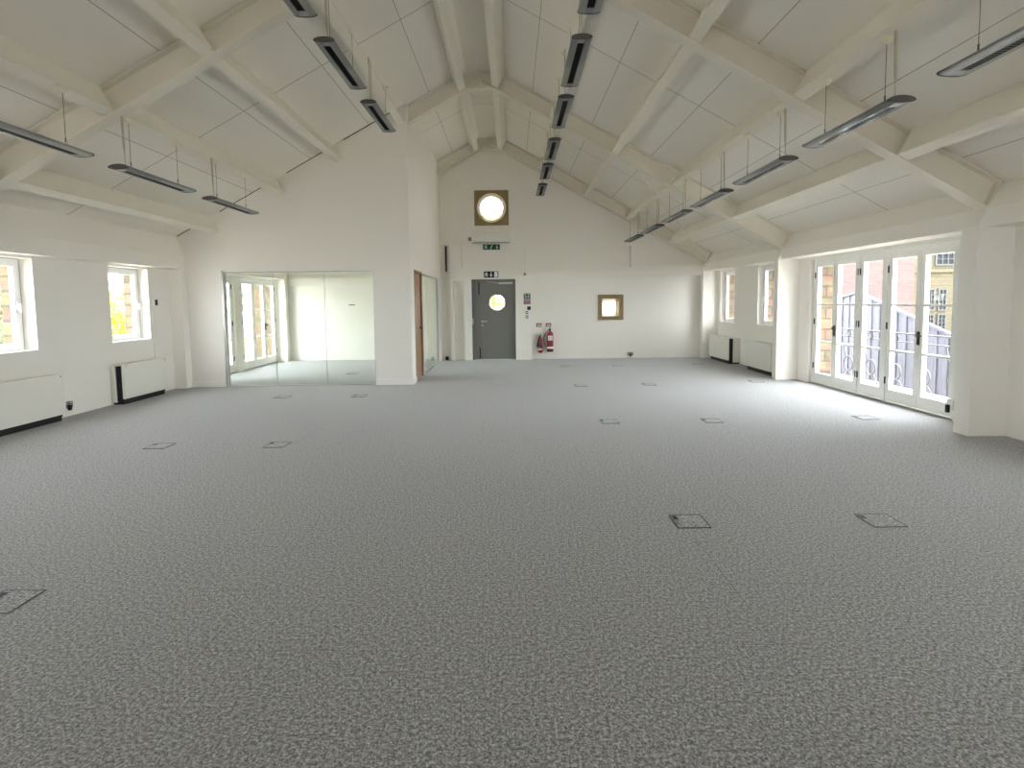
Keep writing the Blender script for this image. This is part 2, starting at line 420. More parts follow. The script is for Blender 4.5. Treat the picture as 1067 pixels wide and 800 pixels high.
# fascias under the eaves
def fascia(side, y0, y1, n):
    if side > 0: poly = [(XR, 2.70), (5.16, zroof(5.16)), (4.97, 2.42), (4.96, 2.225), (XR, 2.225)]
    else: poly = [(XL, 2.72), (-6.07, zroof(-6.07)), (-5.94, 2.38), (-5.93, 2.155), (XL, 2.155)]
    MB().prism(poly, 'y', y0, y1).build('trim_%d' % n, M['wall'], kind='structure')
fascia(1, Y0, 5.70, 4); fascia(1, 5.90, 9.93, 5); fascia(1, 10.08, YB, 6)
fascia(-1, Y0, 5.70, 7); fascia(-1, 5.90, YP, 8); fascia(-1, YP+.10, YG, 9)

# boxed pillars with a raked head
def pillar(side, y0, y1, n):
    if side > 0: poly = [(XR, 0), (4.90, 0), (4.90, 2.24), (5.02, 2.46), (5.13, 2.68), (XR, 2.62)]
    else: poly = [(XL, 0), (-5.91, 0), (-5.91, 2.20), (-6.0, 2.42), (-6.07, 2.66), (XL, 2.60)]
    MB().prism(poly, 'y', y0, y1).build('trim_%d' % n, M['wall'], kind='structure')
pillar(1, 5.70, 5.90, 10); pillar(1, 9.93, 10.08, 11); pillar(1, 13.80, 13.97, 12)
pillar(-1, 5.70, 5.90, 13); pillar(-1, YP-.17, YP, 14); pillar(-1, 14.08, 14.25, 15)

# ------------------------------------------------------------------ steel portal frames
def rafter_frame(y, which, xl=-6.0):
    t = thing('portal_frame', 'cream steel roof frame, '+which, 'roof beam', (RX, y+.08, 2.46), 'steel portal frames under the roof')
    yc = y+.08; hw = .082
    xr = 5.0
    fl = .235
    for side in (1, -1):
        xe = xr if side > 0 else xl
        xa = RX+side*fl
        bot_a = (xa, 5.34); bot_e = (xe, zbot(xe))
        top_e = (xe+side*.12, zroof(xe+side*.12)-.022); top_a = (RX, zroof(RX-.26)-.022)
        MB().prism([bot_a, bot_e, top_e, (RX+side*.26, zroof(RX+.26)-.022), top_a, (RX, 5.34)], 'y', yc-.006, yc+.006).build('web', M['steel'], t)
        # flanges
        def strip(p, q, th):
            d = Vector((q[0]-p[0], q[1]-p[1])).normalized(); n = Vector((-d.y, d.x))
            if n.y < 0: n = -n
            return [(p[0], p[1]), (q[0], q[1]), (q[0]+n.x*th, q[1]+n.y*th), (p[0]+n.x*th, p[1]+n.y*th)]
        MB().prism(strip(bot_a, bot_e, .014), 'y', yc-hw, yc+hw).build('bottom_flange', M['steel'], t)
        MB().prism(strip((RX+side*.26, zroof(RX+.26)-.022), (top_e[0], zroof(top_e[0])-.022), .014), 'y', yc-hw, yc+hw).build('top_flange', M['steel'], t)
        MB().prism(strip(bot_e, top_e, .014), 'y', yc-hw, yc+hw).build('end_plate', M['steel'], t)
        # short gusset under the ridge
        MB().prism(strip((xa, 5.34), (RX+side*.02, 5.47), .012), 'y', yc-hw*.8, yc+hw*.8).build('ridge_gusset', M['steel'], t)
    MB().box((RX-fl, yc-hw, 5.328), (RX+fl, yc+hw, 5.342)).build('ridge_flange', M['steel'], t)
    MB().box((RX-.012, yc-hw, 5.30), (RX+.012, yc+hw, 5.63)).build('ridge_plate', M['steel'], t)
    return t
rafter_frame(5.70, 'nearest the camera before the glazed doors')
rafter_frame(9.93, 'the middle one meeting the partition corner', -6.0)
rafter_frame(13.80, 'farthest one against the back wall')

# ------------------------------------------------------------------ purlins
PX = [(4.08, 'right', 'lowest', 'above the glazed doors'), (2.98, 'right', 'second lowest', 'carrying the right-hand row of lamps'), (1.90, 'right', 'middle', 'carrying no lamps'),
      (.78, 'right', 'second highest', 'carrying the row of lamps right of the ridge'), (-.262, 'right', 'topmost', 'beside the ridge'),
      (-.835, 'left', 'topmost', 'beside the ridge'), (-1.94, 'left', 'second highest', 'carrying the row of lamps left of the ridge'), (-3.08, 'left', 'middle', 'carrying no lamps'),
      (-4.13, 'left', 'second lowest', 'carrying the left-hand row of lamps'), (-5.34, 'left', 'lowest', 'nearest the left windows')]
BAYS = [(-6.2, 5.69, 'in the bay nearest the camera'), (5.87, 9.92, 'in the middle bay'), (10.10, 13.79, 'in the bay by the back gable')]
for (px, side, rank, what) in PX:
    for bi, (y0, y1, bay) in enumerate(BAYS):
        yy1 = y1
        if bi == 1 and px < -2: yy1 = YP
        if bi == 2 and px < -1.6: continue
        s = 1 if px > RX else -1
        dx, dz = s*.878, -.479            # down the slope
        nx, nz = s*.479, .878             # up, out of the slope (towards the roof)
        zc = zbot(px)+.015
        hw = .062
        base = Vector((px, 0, zc))
        # distance to the roof along the normal
        depth = (zroof(px)-zc)*.878-.003
        poly = [(px-dx*hw, zc-dz*hw), (px+dx*hw, zc+dz*hw), (px+dx*hw+nx*depth, zc+dz*hw+nz*depth), (px-dx*hw+nx*depth, zc-dz*hw+nz*depth)]
        pu = MB().prism(poly, 'y', y0, yy1)
        o = pu.build('purlin', M['purlin'])
        tag(o, 'cream roof purlin, %s slope, %s, %s' % (side, rank, bay), 'roof beam', 'purlins along the roof slopes')

# cleats holding purlins to the nearest frames
# thin diagonal bracing rod in the far bay
o = MB().tube([(2.22, 10.02, 4.02), (4.90, 13.74, 2.56)], .013, 8).build('brace_rod', M['steel'])
tag(o, 'thin cream diagonal bracing rod under the right roof slope near the back wall', 'rod')

# ------------------------------------------------------------------ suspended lamps
LEN, HW, TH = 1.22, .105, .026
def ellipse_body(y0, y1, ins=0):
    """aerofoil section, flatter below"""
    pts = []
    n = 28
    for k in range(n):
        a = 2*PI*k/n
        x = (HW-ins)*math.cos(a); z = math.sin(a)
        z = z*(TH*1.25-ins) if z > 0 else z*(TH*.8-ins)
        pts.append((x, z))
    return pts
def make_lamp(wire_len, label, group, loc):
    t = thing('pendant_lamp', label, 'ceiling lamp', loc, group)
    L = Vector(loc)
    pts = ellipse_body(0, 0)
    m = MB()
    # housing with an open slot along the bottom
    sl = .036; d = .016
    bott = [(x, z) for x, z in pts if z <= 1e-6]
    ring = []
    for x, z in pts:
        if z < -1e-6 and abs(x) < sl: continue
        ring.append((x, z))
    # insert slot between the last left-below and first right-below point
    zi = -TH*.8*math.sqrt(max(0, 1-(sl/HW)**2))
    # pts run counter-clockwise: right, top, left, bottom
    left = [q for q in ring if not (q[1] < 0 and q[0] > 0)]
    right = [q for q in ring if (q[1] < 0 and q[0] > 0)]
    ring = left+[(-sl, zi), (-sl, zi+d), (sl, zi+d), (sl, zi)]+right
    m.prism([(L.x+x, L.z+z) for x, z in ring], 'y', L.y+.014, L.y+LEN-.014)
    for i in range(len(m.smooth)): m.smooth[i] = True
    m.build('housing', M['lamp'], t)
    for ya, yb in ((0, .016), (LEN-.016, LEN)):
        MB().prism([(L.x+x*1.02, L.z+z*1.05) for x, z in pts], 'y', L.y+ya, L.y+yb).build('end_cap', M['cap'], t)
    lv = MB().box((L.x-sl+.001, L.y+.10, L.z+zi+.012), (L.x+sl-.001, L.y+LEN-.10, L.z+zi+.0155))
    lo = lv.build('reflector', M['tile_edge'], t)
    bl = MB()
    for k in range(34):
        yy = L.y+.115+k*(LEN-.23)/33
        bl.box((L.x-sl+.002, yy-.0012, L.z+zi+.001), (L.x+sl-.002, yy+.0012, L.z+zi+.012))
    for s in (-1, 1): bl.box((L.x+s*(sl-.004), L.y+.10, L.z+zi), (L.x+s*(sl-.001), L.y+LEN-.10, L.z+zi+.012))
    bl.build('louvre', M['louvre'] if loc[0] > 2 else M['louvre_shaded'], t)
    MB().box((L.x-sl+.001, L.y+.016, L.z+zi+.001), (L.x+sl-.001, L.y+.10, L.z+zi+.006)).build('slot_cover', M['lamp'], t)
    MB().box((L.x-sl+.001, L.y+LEN-.10, L.z+zi+.001), (L.x+sl-.001, L.y+LEN-.016, L.z+zi+.006)).build('slot_cover', M['lamp'], t)
    for yy in (.20, LEN-.20):
        MB().tube([(L.x, L.y+yy, L.z+TH+.045), (L.x, L.y+yy, L.z+wire_len-.03)], .0026, 6).tube([(L.x, L.y+yy, L.z+TH+.04), (L.x, L.y+yy, L.z+TH+.075)], .006, 8)\
            .tube([(L.x, L.y+yy-.04, L.z+TH), (L.x, L.y+yy, L.z+TH+.045), (L.x, L.y+yy+.04, L.z+TH)], .002, 5).build('wire', M['wire'], t)
        MB().lathe([(.012, wire_len-.05), (.03, wire_len-.035), (.05, wire_len-.008), (.05, wire_len)], (L.x, L.y+yy, L.z), 20).build('ceiling_rose', M['cream_plastic'], t)
    # coiled flex at the near end
    pt = []
    H0, H1 = TH*.9, wire_len+.02
    for k in range(0, 321):
        u = k/320; a = u*2*PI*40
        rr = .009*min(1, 6*u, max(0, (u-.22))*6+0.05)
        pt.append((L.x+.012+rr*math.cos(a)-.012*u, L.y+.10+rr*math.sin(a), L.z+H0+(H1-H0)*u))
    MB().tube(pt, .0040, 5).build('flex', M['flex'], t)
    return t
ORD = ['nearest', 'second', 'third', 'fourth', 'fifth', 'sixth', 'farthest']
def row(x, z, ys, desc, group, wl):
    proto = None; n = len(ys)
    for i, y in enumerate(ys):
        o = 'farthest' if i == n-1 else ORD[i]
        lab = 'slim grey pendant lamp, %s in the row %s' % (o, desc)
        if proto is None: proto = make_lamp(wl, lab, group, (x, y, z))
        else: dup(proto, (x, y, z), lab)
row(2.99, 3.0, [2.52+1.68*k for k in range(7)], 'above the glazed side doors', 'pendant lamps in the right-hand row', zbot(2.99)+.012-3.0)
row(.74, 4.15, [3.92, 5.60, 7.18, 9.02, 10.62, 12.40], 'just right of the ridge', 'pendant lamps in the row right of the ridge', zbot(.74)+.012-4.15)
row(-1.86, 4.15, [3.92, 5.60, 7.28], 'just left of the ridge', 'pendant lamps in the row left of the ridge', zbot(-1.86)+.012-4.15)
row(-4.09, 2.95, [4.05, 5.72, 7.42], 'over the left windows', 'pendant lamps in the left-hand row', zbot(-4.09)+.012-2.95)

# ------------------------------------------------------------------ windows
def small_window(n, side, y0, y1, z0, z1):
    X = XR if side > 0 else XL
    f0, f1 = (X+.12*side, X+.19*side)
    if side < 0: f0, f1 = X-.17, X-.24
    t = setting('window_%d' % n, (f0, (y0+y1)/2, z0))
    w_ = .045
    m = MB().holes(y0+.004, y1-.004, z0+.012, z1-.004, [(y0+w_, y1-w_, z0+w_+.01, z1-w_)], f0, f1, 'x'); m.build('window_frame', M['upvc'], t)
    a, b_ = f0-side*.012, f1-side*.02
    sw = .058
    m = MB().holes(y0+w_-.012, y1-w_+.012, z0+w_-.002, z1-w_+.012, [(y0+w_+sw, y1-w_-sw, z0+w_+sw, z1-w_-sw)], a, b_, 'x')
    s_ = m.build('sash', M['upvc'], t)
    g0 = (a+b_)/2
    MB().box((g0-.004, y0+w_+sw-.003, z0+w_+sw-.003), (g0+.004, y1-w_-sw+.003, z1-w_-sw+.003)).build('pane', M['glass'], s_)
    yh = y1-w_-sw/2 
    hm = MB().box((a-side*.02, yh-.014, z0+.52), (a, yh+.014, z0+.64), bevel=.004).tube([(a-side*.02, yh, z0+.60), (a-side*.045, yh, z0+.60), (a-side*.045, yh, z0+.50)], .009, 8)
    hm.build('window_handle', M['upvc'], t)
    # inner sill board
    MB().box((X-side*.012, y0+.002, z0+.0), (f0, y1-.002, z0+.014)).build('window_sill', M['gloss'], t)
k = 1
for (a, b_, c_, d) in L_WIN: small_window(k, -1, a, b_, c_, d); k += 1
for (a, b_, c_, d) in R_WIN: small_window(k, 1, a, b_, c_, d); k += 1

# ------------------------------------------------------------------ French doors
def leaf_set(n, side, X, y0, y1, leaves, z1, handle_at, hinges, rails=(.75, 1.395), extra=None):
    """X: inner face; leaves: list of (ya, yb)"""
    t = setting('door_%d' % n, (X, (y0+y1)/2, 0))
    o = side
    T = .085
    # outer frame + sill + mullions
    fz = z1-.002
    ly = sorted(leaves)
    holes = []
    m = MB()
    m.box((X, y0, fz-.055), (X+o*T, y1, fz))
    m.box((X-o*.0, y0, 0), (X+o*T*1.5, y1, .025))
    m.box((X, y0, .025), (X+o*T, ly[0][0]-.003, fz-.055)); m.box((X, ly[-1][1]+.003, .025), (X+o*T, y1, fz-.055))
    for (a, b_), (c_, d) in zip(ly[:-1], ly[1:]):
        if c_-b_ > .02: m.box((X-o*.004, b_+.003, .025), (X+o*T, c_-.003, fz-.055))
    m.build('door_frame', M['gloss'], t)
    MB().box((X-o*.02, y0+.02, 0), (X-o*.001, y1-.02, .022)).build('threshold', M['alu'], t)
    for (a, b_) in leaves:
        st = .072; zb, ztp = .032, fz-.06
        xi, xo = X+o*.006, X+o*.070
        gb, gt = .197, ztp-.085
        hs = []
        zz = [gb]+[r for r in rails]+[gt]
        for i in range(3):
            hs.append((a+st, b_-st, zz[i]+(.014 if i else 0), zz[i+1]-(.014 if i < 2 else 0)))
        m = MB().holes(a+.003, b_-.003, zb, ztp, hs, xi, xo, 'x')
        lf = m.build('door_leaf', M['gloss'], t)
        for (p, q, r, s_) in hs:
            MB().box((xi+o*.012, p-.002, r-.002), (xi+o*.018, q+.002, s_+.002)).build('pane', M['glass'], lf)
        for hk in hinges:
            if abs(hk-a) < .03 or abs(hk-b_) < .03:
                sy = 1 if abs(hk-a) < .03 else -1
                for hz in (.32, 1.10, 1.90):
                    MB().tube([(xi-o*.008, hk, hz-.05), (xi-o*.008, hk, hz+.05)], .010, 8).build('hinge', M['black'], lf)
    for hy in handle_at:
        MB().box((X-o*.006, hy-.022, .87), (X+o*.006, hy+.022, 1.05), bevel=.002).tube([(X-o*.006, hy, 1.0), (X-o*.05, hy, 1.0), (X-o*.052, hy-.06, 1.0), (X-o*.05, hy-.11, .995)], .010, 8)\
            .lathe([(.024, 0), (.026, .02), (.014, .03)], (X-o*.03, hy, 1.0), 14, 'x').build('door_handle', M['iron'], t)
    return t
XD = XR+.05
leaf_set(1, 1, XD, 6.42, 9.56, [(6.47, 7.06), (7.06, 7.66), (7.72, 8.28), (8.33, 8.915), (8.915, 9.50)], 2.19, [7.06, 8.915], [9.50, 8.33, 8.28, 7.66])
leaf_set(3, -1, XL+.0-.03, 10.62, 11.90, [(10.68, 11.26), (11.26, 11.84)], 2.13, [], [11.84], (.73, 1.36))
leaf_set(4, -1, XL+.0-.03, 12.22, 14.04, [(12.27, 12.84), (12.84, 13.42), (13.42, 13.99)], 2.13, [13.42], [12.27, 13.99], (.73, 1.36))
# wall face above the frames closes to the opening head (thin lining)
MB().box((XR, 6.40, 2.19), (XR+.19, 9.58, 2.20)).box((XL, 10.60, 2.13), (XL-.25, 11.92, 2.14)).box((XL, 12.2, 2.13), (XL-.25, 14.06, 2.14)).build('trim_16', M['gloss'], kind='structure')
# outer buff piers beside the left doors
MB().box((XLO-.01, 11.93, -1.5), (XLO-.18, 12.19, 2.8)).build('trim_17', M['buffbrick'], kind='structure')
MB().box((XLO-.01, 14.08, -1.5), (XLO-.22, 14.55, 3.6)).build('trim_18', M['buffbrick'], kind='structure')

# ------------------------------------------------------------------ frameless glass of the partition
frame_t = setting('window_20', (-3.9, YP, 0))
jx = [gx0, -4.36, -3.43, gx1]
for a, b_ in zip(jx[:-1], jx[1:]):
    MB().box((a+.003, YP+.045, .012), (b_-.003, YP+.055, 2.085)).build('pane', M['pglass'], frame_t)
MB().box((gx0, YP+.03, 0), (gx1, YP+.07, .014)).box((gx0, YP+.03, 2.083), (gx1, YP+.07, 2.105)).box((gx0, YP+.03, .014), (gx0+.014, YP+.07, 2.083)).box((gx1-.014, YP+.03, .014), (gx1, YP+.07, 2.083)).build('channel', M['alu'], frame_t)
MB().box((gx0-.03, YP-.012, 0), (gx0, YP+.0, 2.13)).build('edge_trim', M['alu'], frame_t)
for x in jx[1:3]:
    MB().box((x-.003, YP+.044, .014), (x+.003, YP+.056, 2.083)).build('joint', M['alu'], frame_t)
MB().box((-2.99, YP+.040, 1.47), (-2.88, YP+.044, 1.485)).build('manifestation_mark', M['black'], frame_t)
st = setting('window_21', (-1.89, 12.4, 0))
MB().box((-1.885, 11.135, .014), (-1.895, 13.645, 2.085)).build('pane', M['pglass'], st)
MB().holes(11.12, 13.66, 0, 2.10, [(11.134, 13.646, .012, 2.086)], -1.87, -1.91, 'x').build('channel', M['alu'], st)

# oak side door
dt = setting('door_5', (-1.89, 10.65, 0))
MB().holes(10.22, 11.07, 0, 2.13, [(10.255, 11.035, 0, 2.09)], -1.83, -1.945, 'x').build('door_frame', M['oak'], dt)
dl = MB().box((-1.87, 10.258, .008), (-1.915, 11.032, 2.087)).build('door_leaf', M['oak'], dt)
MB().tube([(-1.87, 10.93, 1.0), (-1.82, 10.93, 1.0), (-1.82, 10.80, 1.0)], .010, 8).lathe([(.026, 0), (.026, .012)], (-1.87, 10.93, 1.0), 14, 'x').build('door_handle', M['black'], dt)

# ------------------------------------------------------------------ grey exit door
ed = setting('door_6', (-.46, YB, 0))
MB().holes(-1.03, .105, 0, 2.09, [(-.975, .055, 0, 2.035)], YB-.04, YB+.10, 'y').build('door_frame', M['grey_door'], ed)
MB().box((-.985, YB+.056, 0), (-.955, YB+.075, 2.06)).box((.035, YB+.056, 0), (.07, YB+.075, 2.06)).box((-.955, YB+.056, 2.01), (.035, YB+.075, 2.06)).build('door_stop_bead', M['grey_door'], ed)
sl_ = MB().box((-.972, YB+.015, .006), (-.818, YB+.055, 2.032)).box((-.83, YB+.056, .006), (-.79, YB+.066, 2.03)).build('side_leaf', M['grey_door'], ed)
mleaf = MB().box((-.812, YB+.015, .006), (.052, YB+.055, 1.24)).box((-.812, YB+.015, 1.74), (.052, YB+.055, 2.032))
mleaf.round_hole(-.812, .052, 1.24, 1.74, -.375, 1.49, .195, YB+.015, YB+.055)
ml = mleaf.build('door_leaf', M['grey_door'], ed)
r_ = MB(); r_.torus((-.375, YB+.013, 1.49), .205, .012, 'y', 40, 8); r_.build('vision_ring', M['alu'], ml)
MB().lathe([(.196, 0), (.196, .006)], (-.375, YB+.032, 1.49), 40, 'y').build('pane', M['glass'], ml)
MB().tube([(-.765, YB+.015, 1.0), (-.765, YB-.035, 1.0), (-.64, YB-.035, 1.0)], .011, 8).lathe([(.028, 0), (.028, .01)], (-.765, YB+.005, 1.0), 16, 'y').build('door_handle', M['alu'], ml)
MB().lathe([(.022, 0), (.022, .01)], (-.765, YB+.005, .90), 16, 'y').build('lock', M['alu'], ml)
MB().box((-.862, YB+.006, 1.70), (-.832, YB+.014, 2.02)).box((-.852, YB+.006, .03), (-.822, YB+.014, .32)).build('flush_bolt', M['black'], sl_)
MB().box((-.33, YB-.03, 1.965), (.03, YB+.014, 2.015), bevel=.005).tube([(-.31, YB-.04, 1.99), (-.62, YB-.05, 2.035)], .009, 6).build('door_closer', M['alu'], ml)
MB().box((-1.03, YB-.05, .93), (-.99, YB-.04, 1.08)).build('strike_plate', M['alu'], ed)

# ------------------------------------------------------------------ round window and hatch window
rw = setting('window_22', (-.49, YB, 3.915))
MB().round_hole(-.93, -.05, 3.47, 4.36, -.49, 3.915, .375, YB-.02, YB-.001).build('timber_surround', M['ply'], rw)
MB().box((-.93, YB-.023, 3.912), (-.865, YB-.02, 3.918)).box((-.115, YB-.023, 3.912), (-.05, YB-.02, 3.918)).build('joint', M['tile_edge'], rw)
MB().lathe([(.375, -.02), (.375, .12)], (-.49, YB, 3.915), 48, 'y')
q = MB(); n = 48
prof = [(.375, -.022), (.375, .06), (.335, .06), (.335, .10), (.290, .10), (.290, .03), (.300, .0), (.335, -.005), (.345, -.028), (.37, -.03)]
vs = [(-.49+r*math.cos(2*PI*k/n), YB+t_, 3.915+r*math.sin(2*PI*k/n)) for r, t_ in prof for k in range(n)]
fs = [(i*n+k, i*n+(k+1) % n, ((i+1) % len(prof))*n+(k+1) % n, ((i+1) % len(prof))*n+k) for i in range(len(prof)) for k in range(n)]
q.add(vs, fs, True); q.build('round_frame', M['ringc'], rw)
MB().lathe([(.291, 0), (.291, .006)], (-.49, YB+.07, 3.915), 48, 'y').build('pane', M['glass'], rw)
hw_ = setting('window_23', (2.57, YB, 1.33))
m = MB().holes(2.245, 2.905, 1.0, 1.66, [(2.345, 2.795, 1.105, 1.555)], YB-.025, YB-.001, 'y')
# splayed inner lining
o_, i_ = (2.345, 2.795, 1.105, 1.555), (2.405, 2.735, 1.165, 1.495)
O = [(o_[0], YB-.02, o_[2]), (o_[1], YB-.02, o_[2]), (o_[1], YB-.02, o_[3]), (o_[0], YB-.02, o_[3])]
I = [(i_[0], YB+.16, i_[2]), (i_[1], YB+.16, i_[2]), (i_[1], YB+.16, i_[3]), (i_[0], YB+.16, i_[3])]
O2 = [(x+(-.012 if x < 2.5 else .012), y, z+(-.012 if z < 1.3 else .012)) for x, y, z in O]
I2 = [(x+(-.012 if x < 2.5 else .012), y, z+(-.012 if z < 1.3 else .012)) for x, y, z in I]
fs = []
for a in range(4):
    b_ = (a+1) % 4
    fs += [(a, b_, 4+b_, 4+a), (8+a, 12+a, 12+b_, 8+b_), (a, 8+a, 8+b_, b_), (4+a, 4+b_, 12+b_, 12+a)]
m.add(O+I+O2+I2, fs); m.build('timber_surround', M['ply'], hw_)
MB().holes(2.39, 2.75, 1.15, 1.51, [(2.415, 2.725, 1.175, 1.485)], YB+.16, YB+.20, 'y').build('window_frame', M['upvc'], hw_)
MB().box((2.41, YB+.175, 1.17), (2.73, YB+.18, 1.49)).build('pane', M['glass'], hw_)

# ------------------------------------------------------------------ convector radiators
def convector(side, X, y0, y1, label, depth):
    """X wall face"""
    s = -side                                  # into the room
    t = thing('convector_heater', label, 'radiator', (X, (y0+y1)/2, 0), 'convector heaters under the windows')
    xa, xb, xc = X+s*.003, X+s*(depth-.10), X+s*depth
    MB().box((xa, y0+.0, .035), (X+s*(depth-.13), y1, .60), bevel=.004).build('casing', M['rad'], t)
    MB().box((X+s*(depth-.13), y0+.02, .05), (X+s*(depth-.045), y1-.02, .585)).build('core', M['black'], t)
    MB().box((X+s*(depth-.04), y0-.0, .085), (xc, y1, .625), bevel=.010).build('front_panel', M['rad'], t)
    MB().box((xa+s*.01, y0+.03, 0), (X+s*(depth-.05), y1-.03, .05)).build('plinth', M['black'], t)
    sc_ = MB()
    for yy in (y0+.06, y1-.06): sc_.lathe([(.010, 0), (.007, s*.004)], (xc, yy, .59), 10, 'x')
    sc_.build('screw', M['socket'], t)
    return t
convector(-1, XL, 5.87, 7.07, 'white convector heater under the nearest left window, cut by the photo edge', .19)
convector(-1, XL, 8.12, 9.16, 'white convector heater with black gap under the left window beside the partition', .21)
convector(1, XR, 12.42, 13.62, 'white convector heater on the right wall, the one nearer the back wall', .30)
convector(1, XR, 10.34, 11.50, 'white convector heater on the right wall, the one nearer the glazed doors', .30)

# ------------------------------------------------------------------ sockets and small wall things
def socket(name, label, loc, normal, w_=.146, h=.086, plug=True, m_='socket', cat='socket'):
    n = Vector(normal); t = thing(name, label, cat, loc)
    L = Vector(loc); u = Vector((-n.y, n.x, 0))
    def bx(u0, u1, z0, z1, d0, d1, bevel=0):
        a = L+u*u0+n*d0+Vector((0, 0, z0)); b2 = L+u*u1+n*d1+Vector((0, 0, z1)); return MB().box(a, b2, bevel=bevel)
    bx(-w_/2, w_/2, 0, h, .001, .035, .004).build('back_box', M[m_], t)
    bx(-w_/2-.003, w_/2+.003, -.003, h+.003, .035, .040, .002).build('face_plate', M[m_], t)
    for s in (-1, 1): bx(s*w_*.27-.008, s*w_*.27+.008, h*.72, h*.88, .040, .044, .001).build('switch', M['white'] if m_ == 'socket' else M[m_], t)
    if plug:
        bx(-.022, .022, -.03, h*.5, .041, .075, .006).build('plug', M['black'], t)
    return t
socket('wall_socket', 'grey double socket with black plug low on the left wall between the heaters', (XL, 7.28, .12), (1, 0, 0))
socket('wall_socket', 'grey double socket with black plug low on the right wall between the two heaters', (XR, 11.92, .10), (-1, 0, 0))
socket('wall_socket', 'grey socket with black plug low on the back wall under the square hatch', (3.09, YB, .07), (0, -1, 0))
socket('wall_socket', 'white double socket with black plug beside the right glazed doors', (XR, 6.405, .14), (-1, 0, 0), w_=.085, m_='white', h=.13)
# conduit + room controller, left wall
o = thing('room_thermostat', 'small dark room controller right of the second left window', 'controller', (XL, 9.22, 1.55))
MB().box((XL+.001, 9.17, 1.50), (XL+.03, 9.28, 1.62), bevel=.004).build('backplate', M['white'], o)
MB().box((XL+.03, 9.205, 1.51), (XL+.04, 9.265, 1.61), bevel=.003).build('control_face', M['black'], o)
o = MB().box((XL+.001, 9.155, .61), (XL+.012, 9.17, 1.50)).build('conduit', M['wall'])
tag(o, 'thin white cable conduit running down from the wall controller to the heater', 'conduit')
o = MB().tube([(XL+.04, 9.24, .08), (XL+.04, 9.24, .17)], .018, 10).tube([(XL+.001, 9.24, .12), (XL+.04, 9.24, .12)], .008, 8).build('radiator_valve', M['black'])
tag(o, 'black heater valve beside the far left heater', 'valve')
o = MB().box((-1.74, YB-.09, 0), (-1.66, YB-.02, .10), bevel=.01).build('door_stop', M['black'])
tag(o, 'small black block on the carpet in the corner left of the grey door', 'door stop')
o = MB().box((-1.70, YB-.04, 2.30), (-1.66, YB-.001, 2.95)).build('cable_slot_cover', M['black'])
tag(o, 'tall narrow black strip high on the back wall beside the glazed room', 'cover strip')

# air curtain over the door
o = thing('air_unit', 'white box air unit on the back wall under the round window', 'air unit', (-.5, YB, 3.02))
MB().prism([(YB-.001, 3.02), (YB-.15, 3.02), (YB-.20, 3.06), (YB-.21, 3.14), (YB-.21, 3.30), (YB-.19, 3.32), (YB-.001, 3.32)], 'x', -1.0, -.02).build('casing', M['rad'], o)
MB().box((-.97, YB-.17, 3.016), (-.05, YB-.04, 3.02)).build('outlet_grille', M['socket'], o)
MB().box((-1.10, YB-.05, 3.08), (-1.0, YB-.001, 3.17), bevel=.006).build('junction_box', M['socket'], o)

# exit signs
def rect(m_, x0, x1, z0, z1, y, t=.002): m_.box((x0, y-t, z0), (x1, y, z1)); return m_
def exit_sign(label, x0, x1, z0, z1, m_, yface, white_right):
    t = thing('exit_sign', label, 'sign', ((x0+x1)/2, yface, z0))
    MB().box((x0, yface-.045, z0), (x1, yface-.001, z1), bevel=.003).build('sign_box', M[m_], t)
    y = yface-.046; h = z1-z0; w3 = (x1-x0)/3
    # running figure
    cx = x0+w3*.5
    f = MB().lathe([(h*.09, 0), (h*.09, -.002)], (cx+h*.06, y, z0+h*.80), 14, 'y')
    f.prism([(cx-h*.10, z0+h*.42), (cx+h*.06, z0+h*.38), (cx+h*.14, z0+h*.68), (cx-h*.02, z0+h*.70)], 'y', y-.002, y)
    f.prism([(cx-h*.08, z0+h*.45), (cx-h*.30, z0+h*.20), (cx-h*.24, z0+h*.14), (cx+.0, z0+h*.40)], 'y', y-.002, y)
    f.prism([(cx, z0+h*.40), (cx+h*.24, z0+h*.34), (cx+h*.20, z0+h*.10), (cx+h*.12, z0+h*.12), (cx+h*.13, z0+h*.28), (cx-h*.04, z0+h*.30)], 'y', y-.002, y)
    f.prism([(cx+h*.10, z0+h*.66), (cx+h*.34, z0+h*.52), (cx+h*.30, z0+h*.46), (cx+h*.08, z0+h*.56)], 'y', y-.002, y)
    f.prism([(cx-h*.02, z0+h*.70), (cx-h*.30, z0+h*.62), (cx-h*.28, z0+h*.54), (cx, z0+h*.60)], 'y', y-.002, y)
    f.build('running_figure', M['white'], t)
    ax = x0+w3*(1.5 if white_right else 2.5)
    a = MB().box((ax-h*.06, y-.002, z0+h*.40), (ax+h*.06, y, z0+h*.88))
    a.prism([(ax-h*.26, z0+h*.46), (ax, z0+h*.12), (ax+h*.26, z0+h*.46), (ax, z0+h*.36)], 'y', y-.002, y); a.build('arrow', M['white'], t)
    dx_ = x0+w3*(2.5 if white_right else 1.5)
    d = MB()
    if white_right: d.box((dx_-h*.26, y-.002, z0+h*.08), (dx_+h*.26, y, z0+h*.92))
    else:
        d.prism([(dx_-h*.24, z0+h*.1), (dx_-h*.05, z0+h*.18), (dx_+h*.1, z0+h*.60), (dx_+h*.22, z0+h*.80), (dx_+h*.05, z0+h*.86), (dx_-h*.10, z0+h*.5)], 'y', y-.002, y)
    d.build('door_symbol', M['white'], t)
exit_sign('dark green exit sign with white arrow under the air unit', -.72, -.285, 2.85, 2.985, 'green', YB, False)
exit_sign('black exit sign with white arrow directly above the grey door', -.70, -.33, 2.125, 2.285, 'signdark', YB-.17, True)
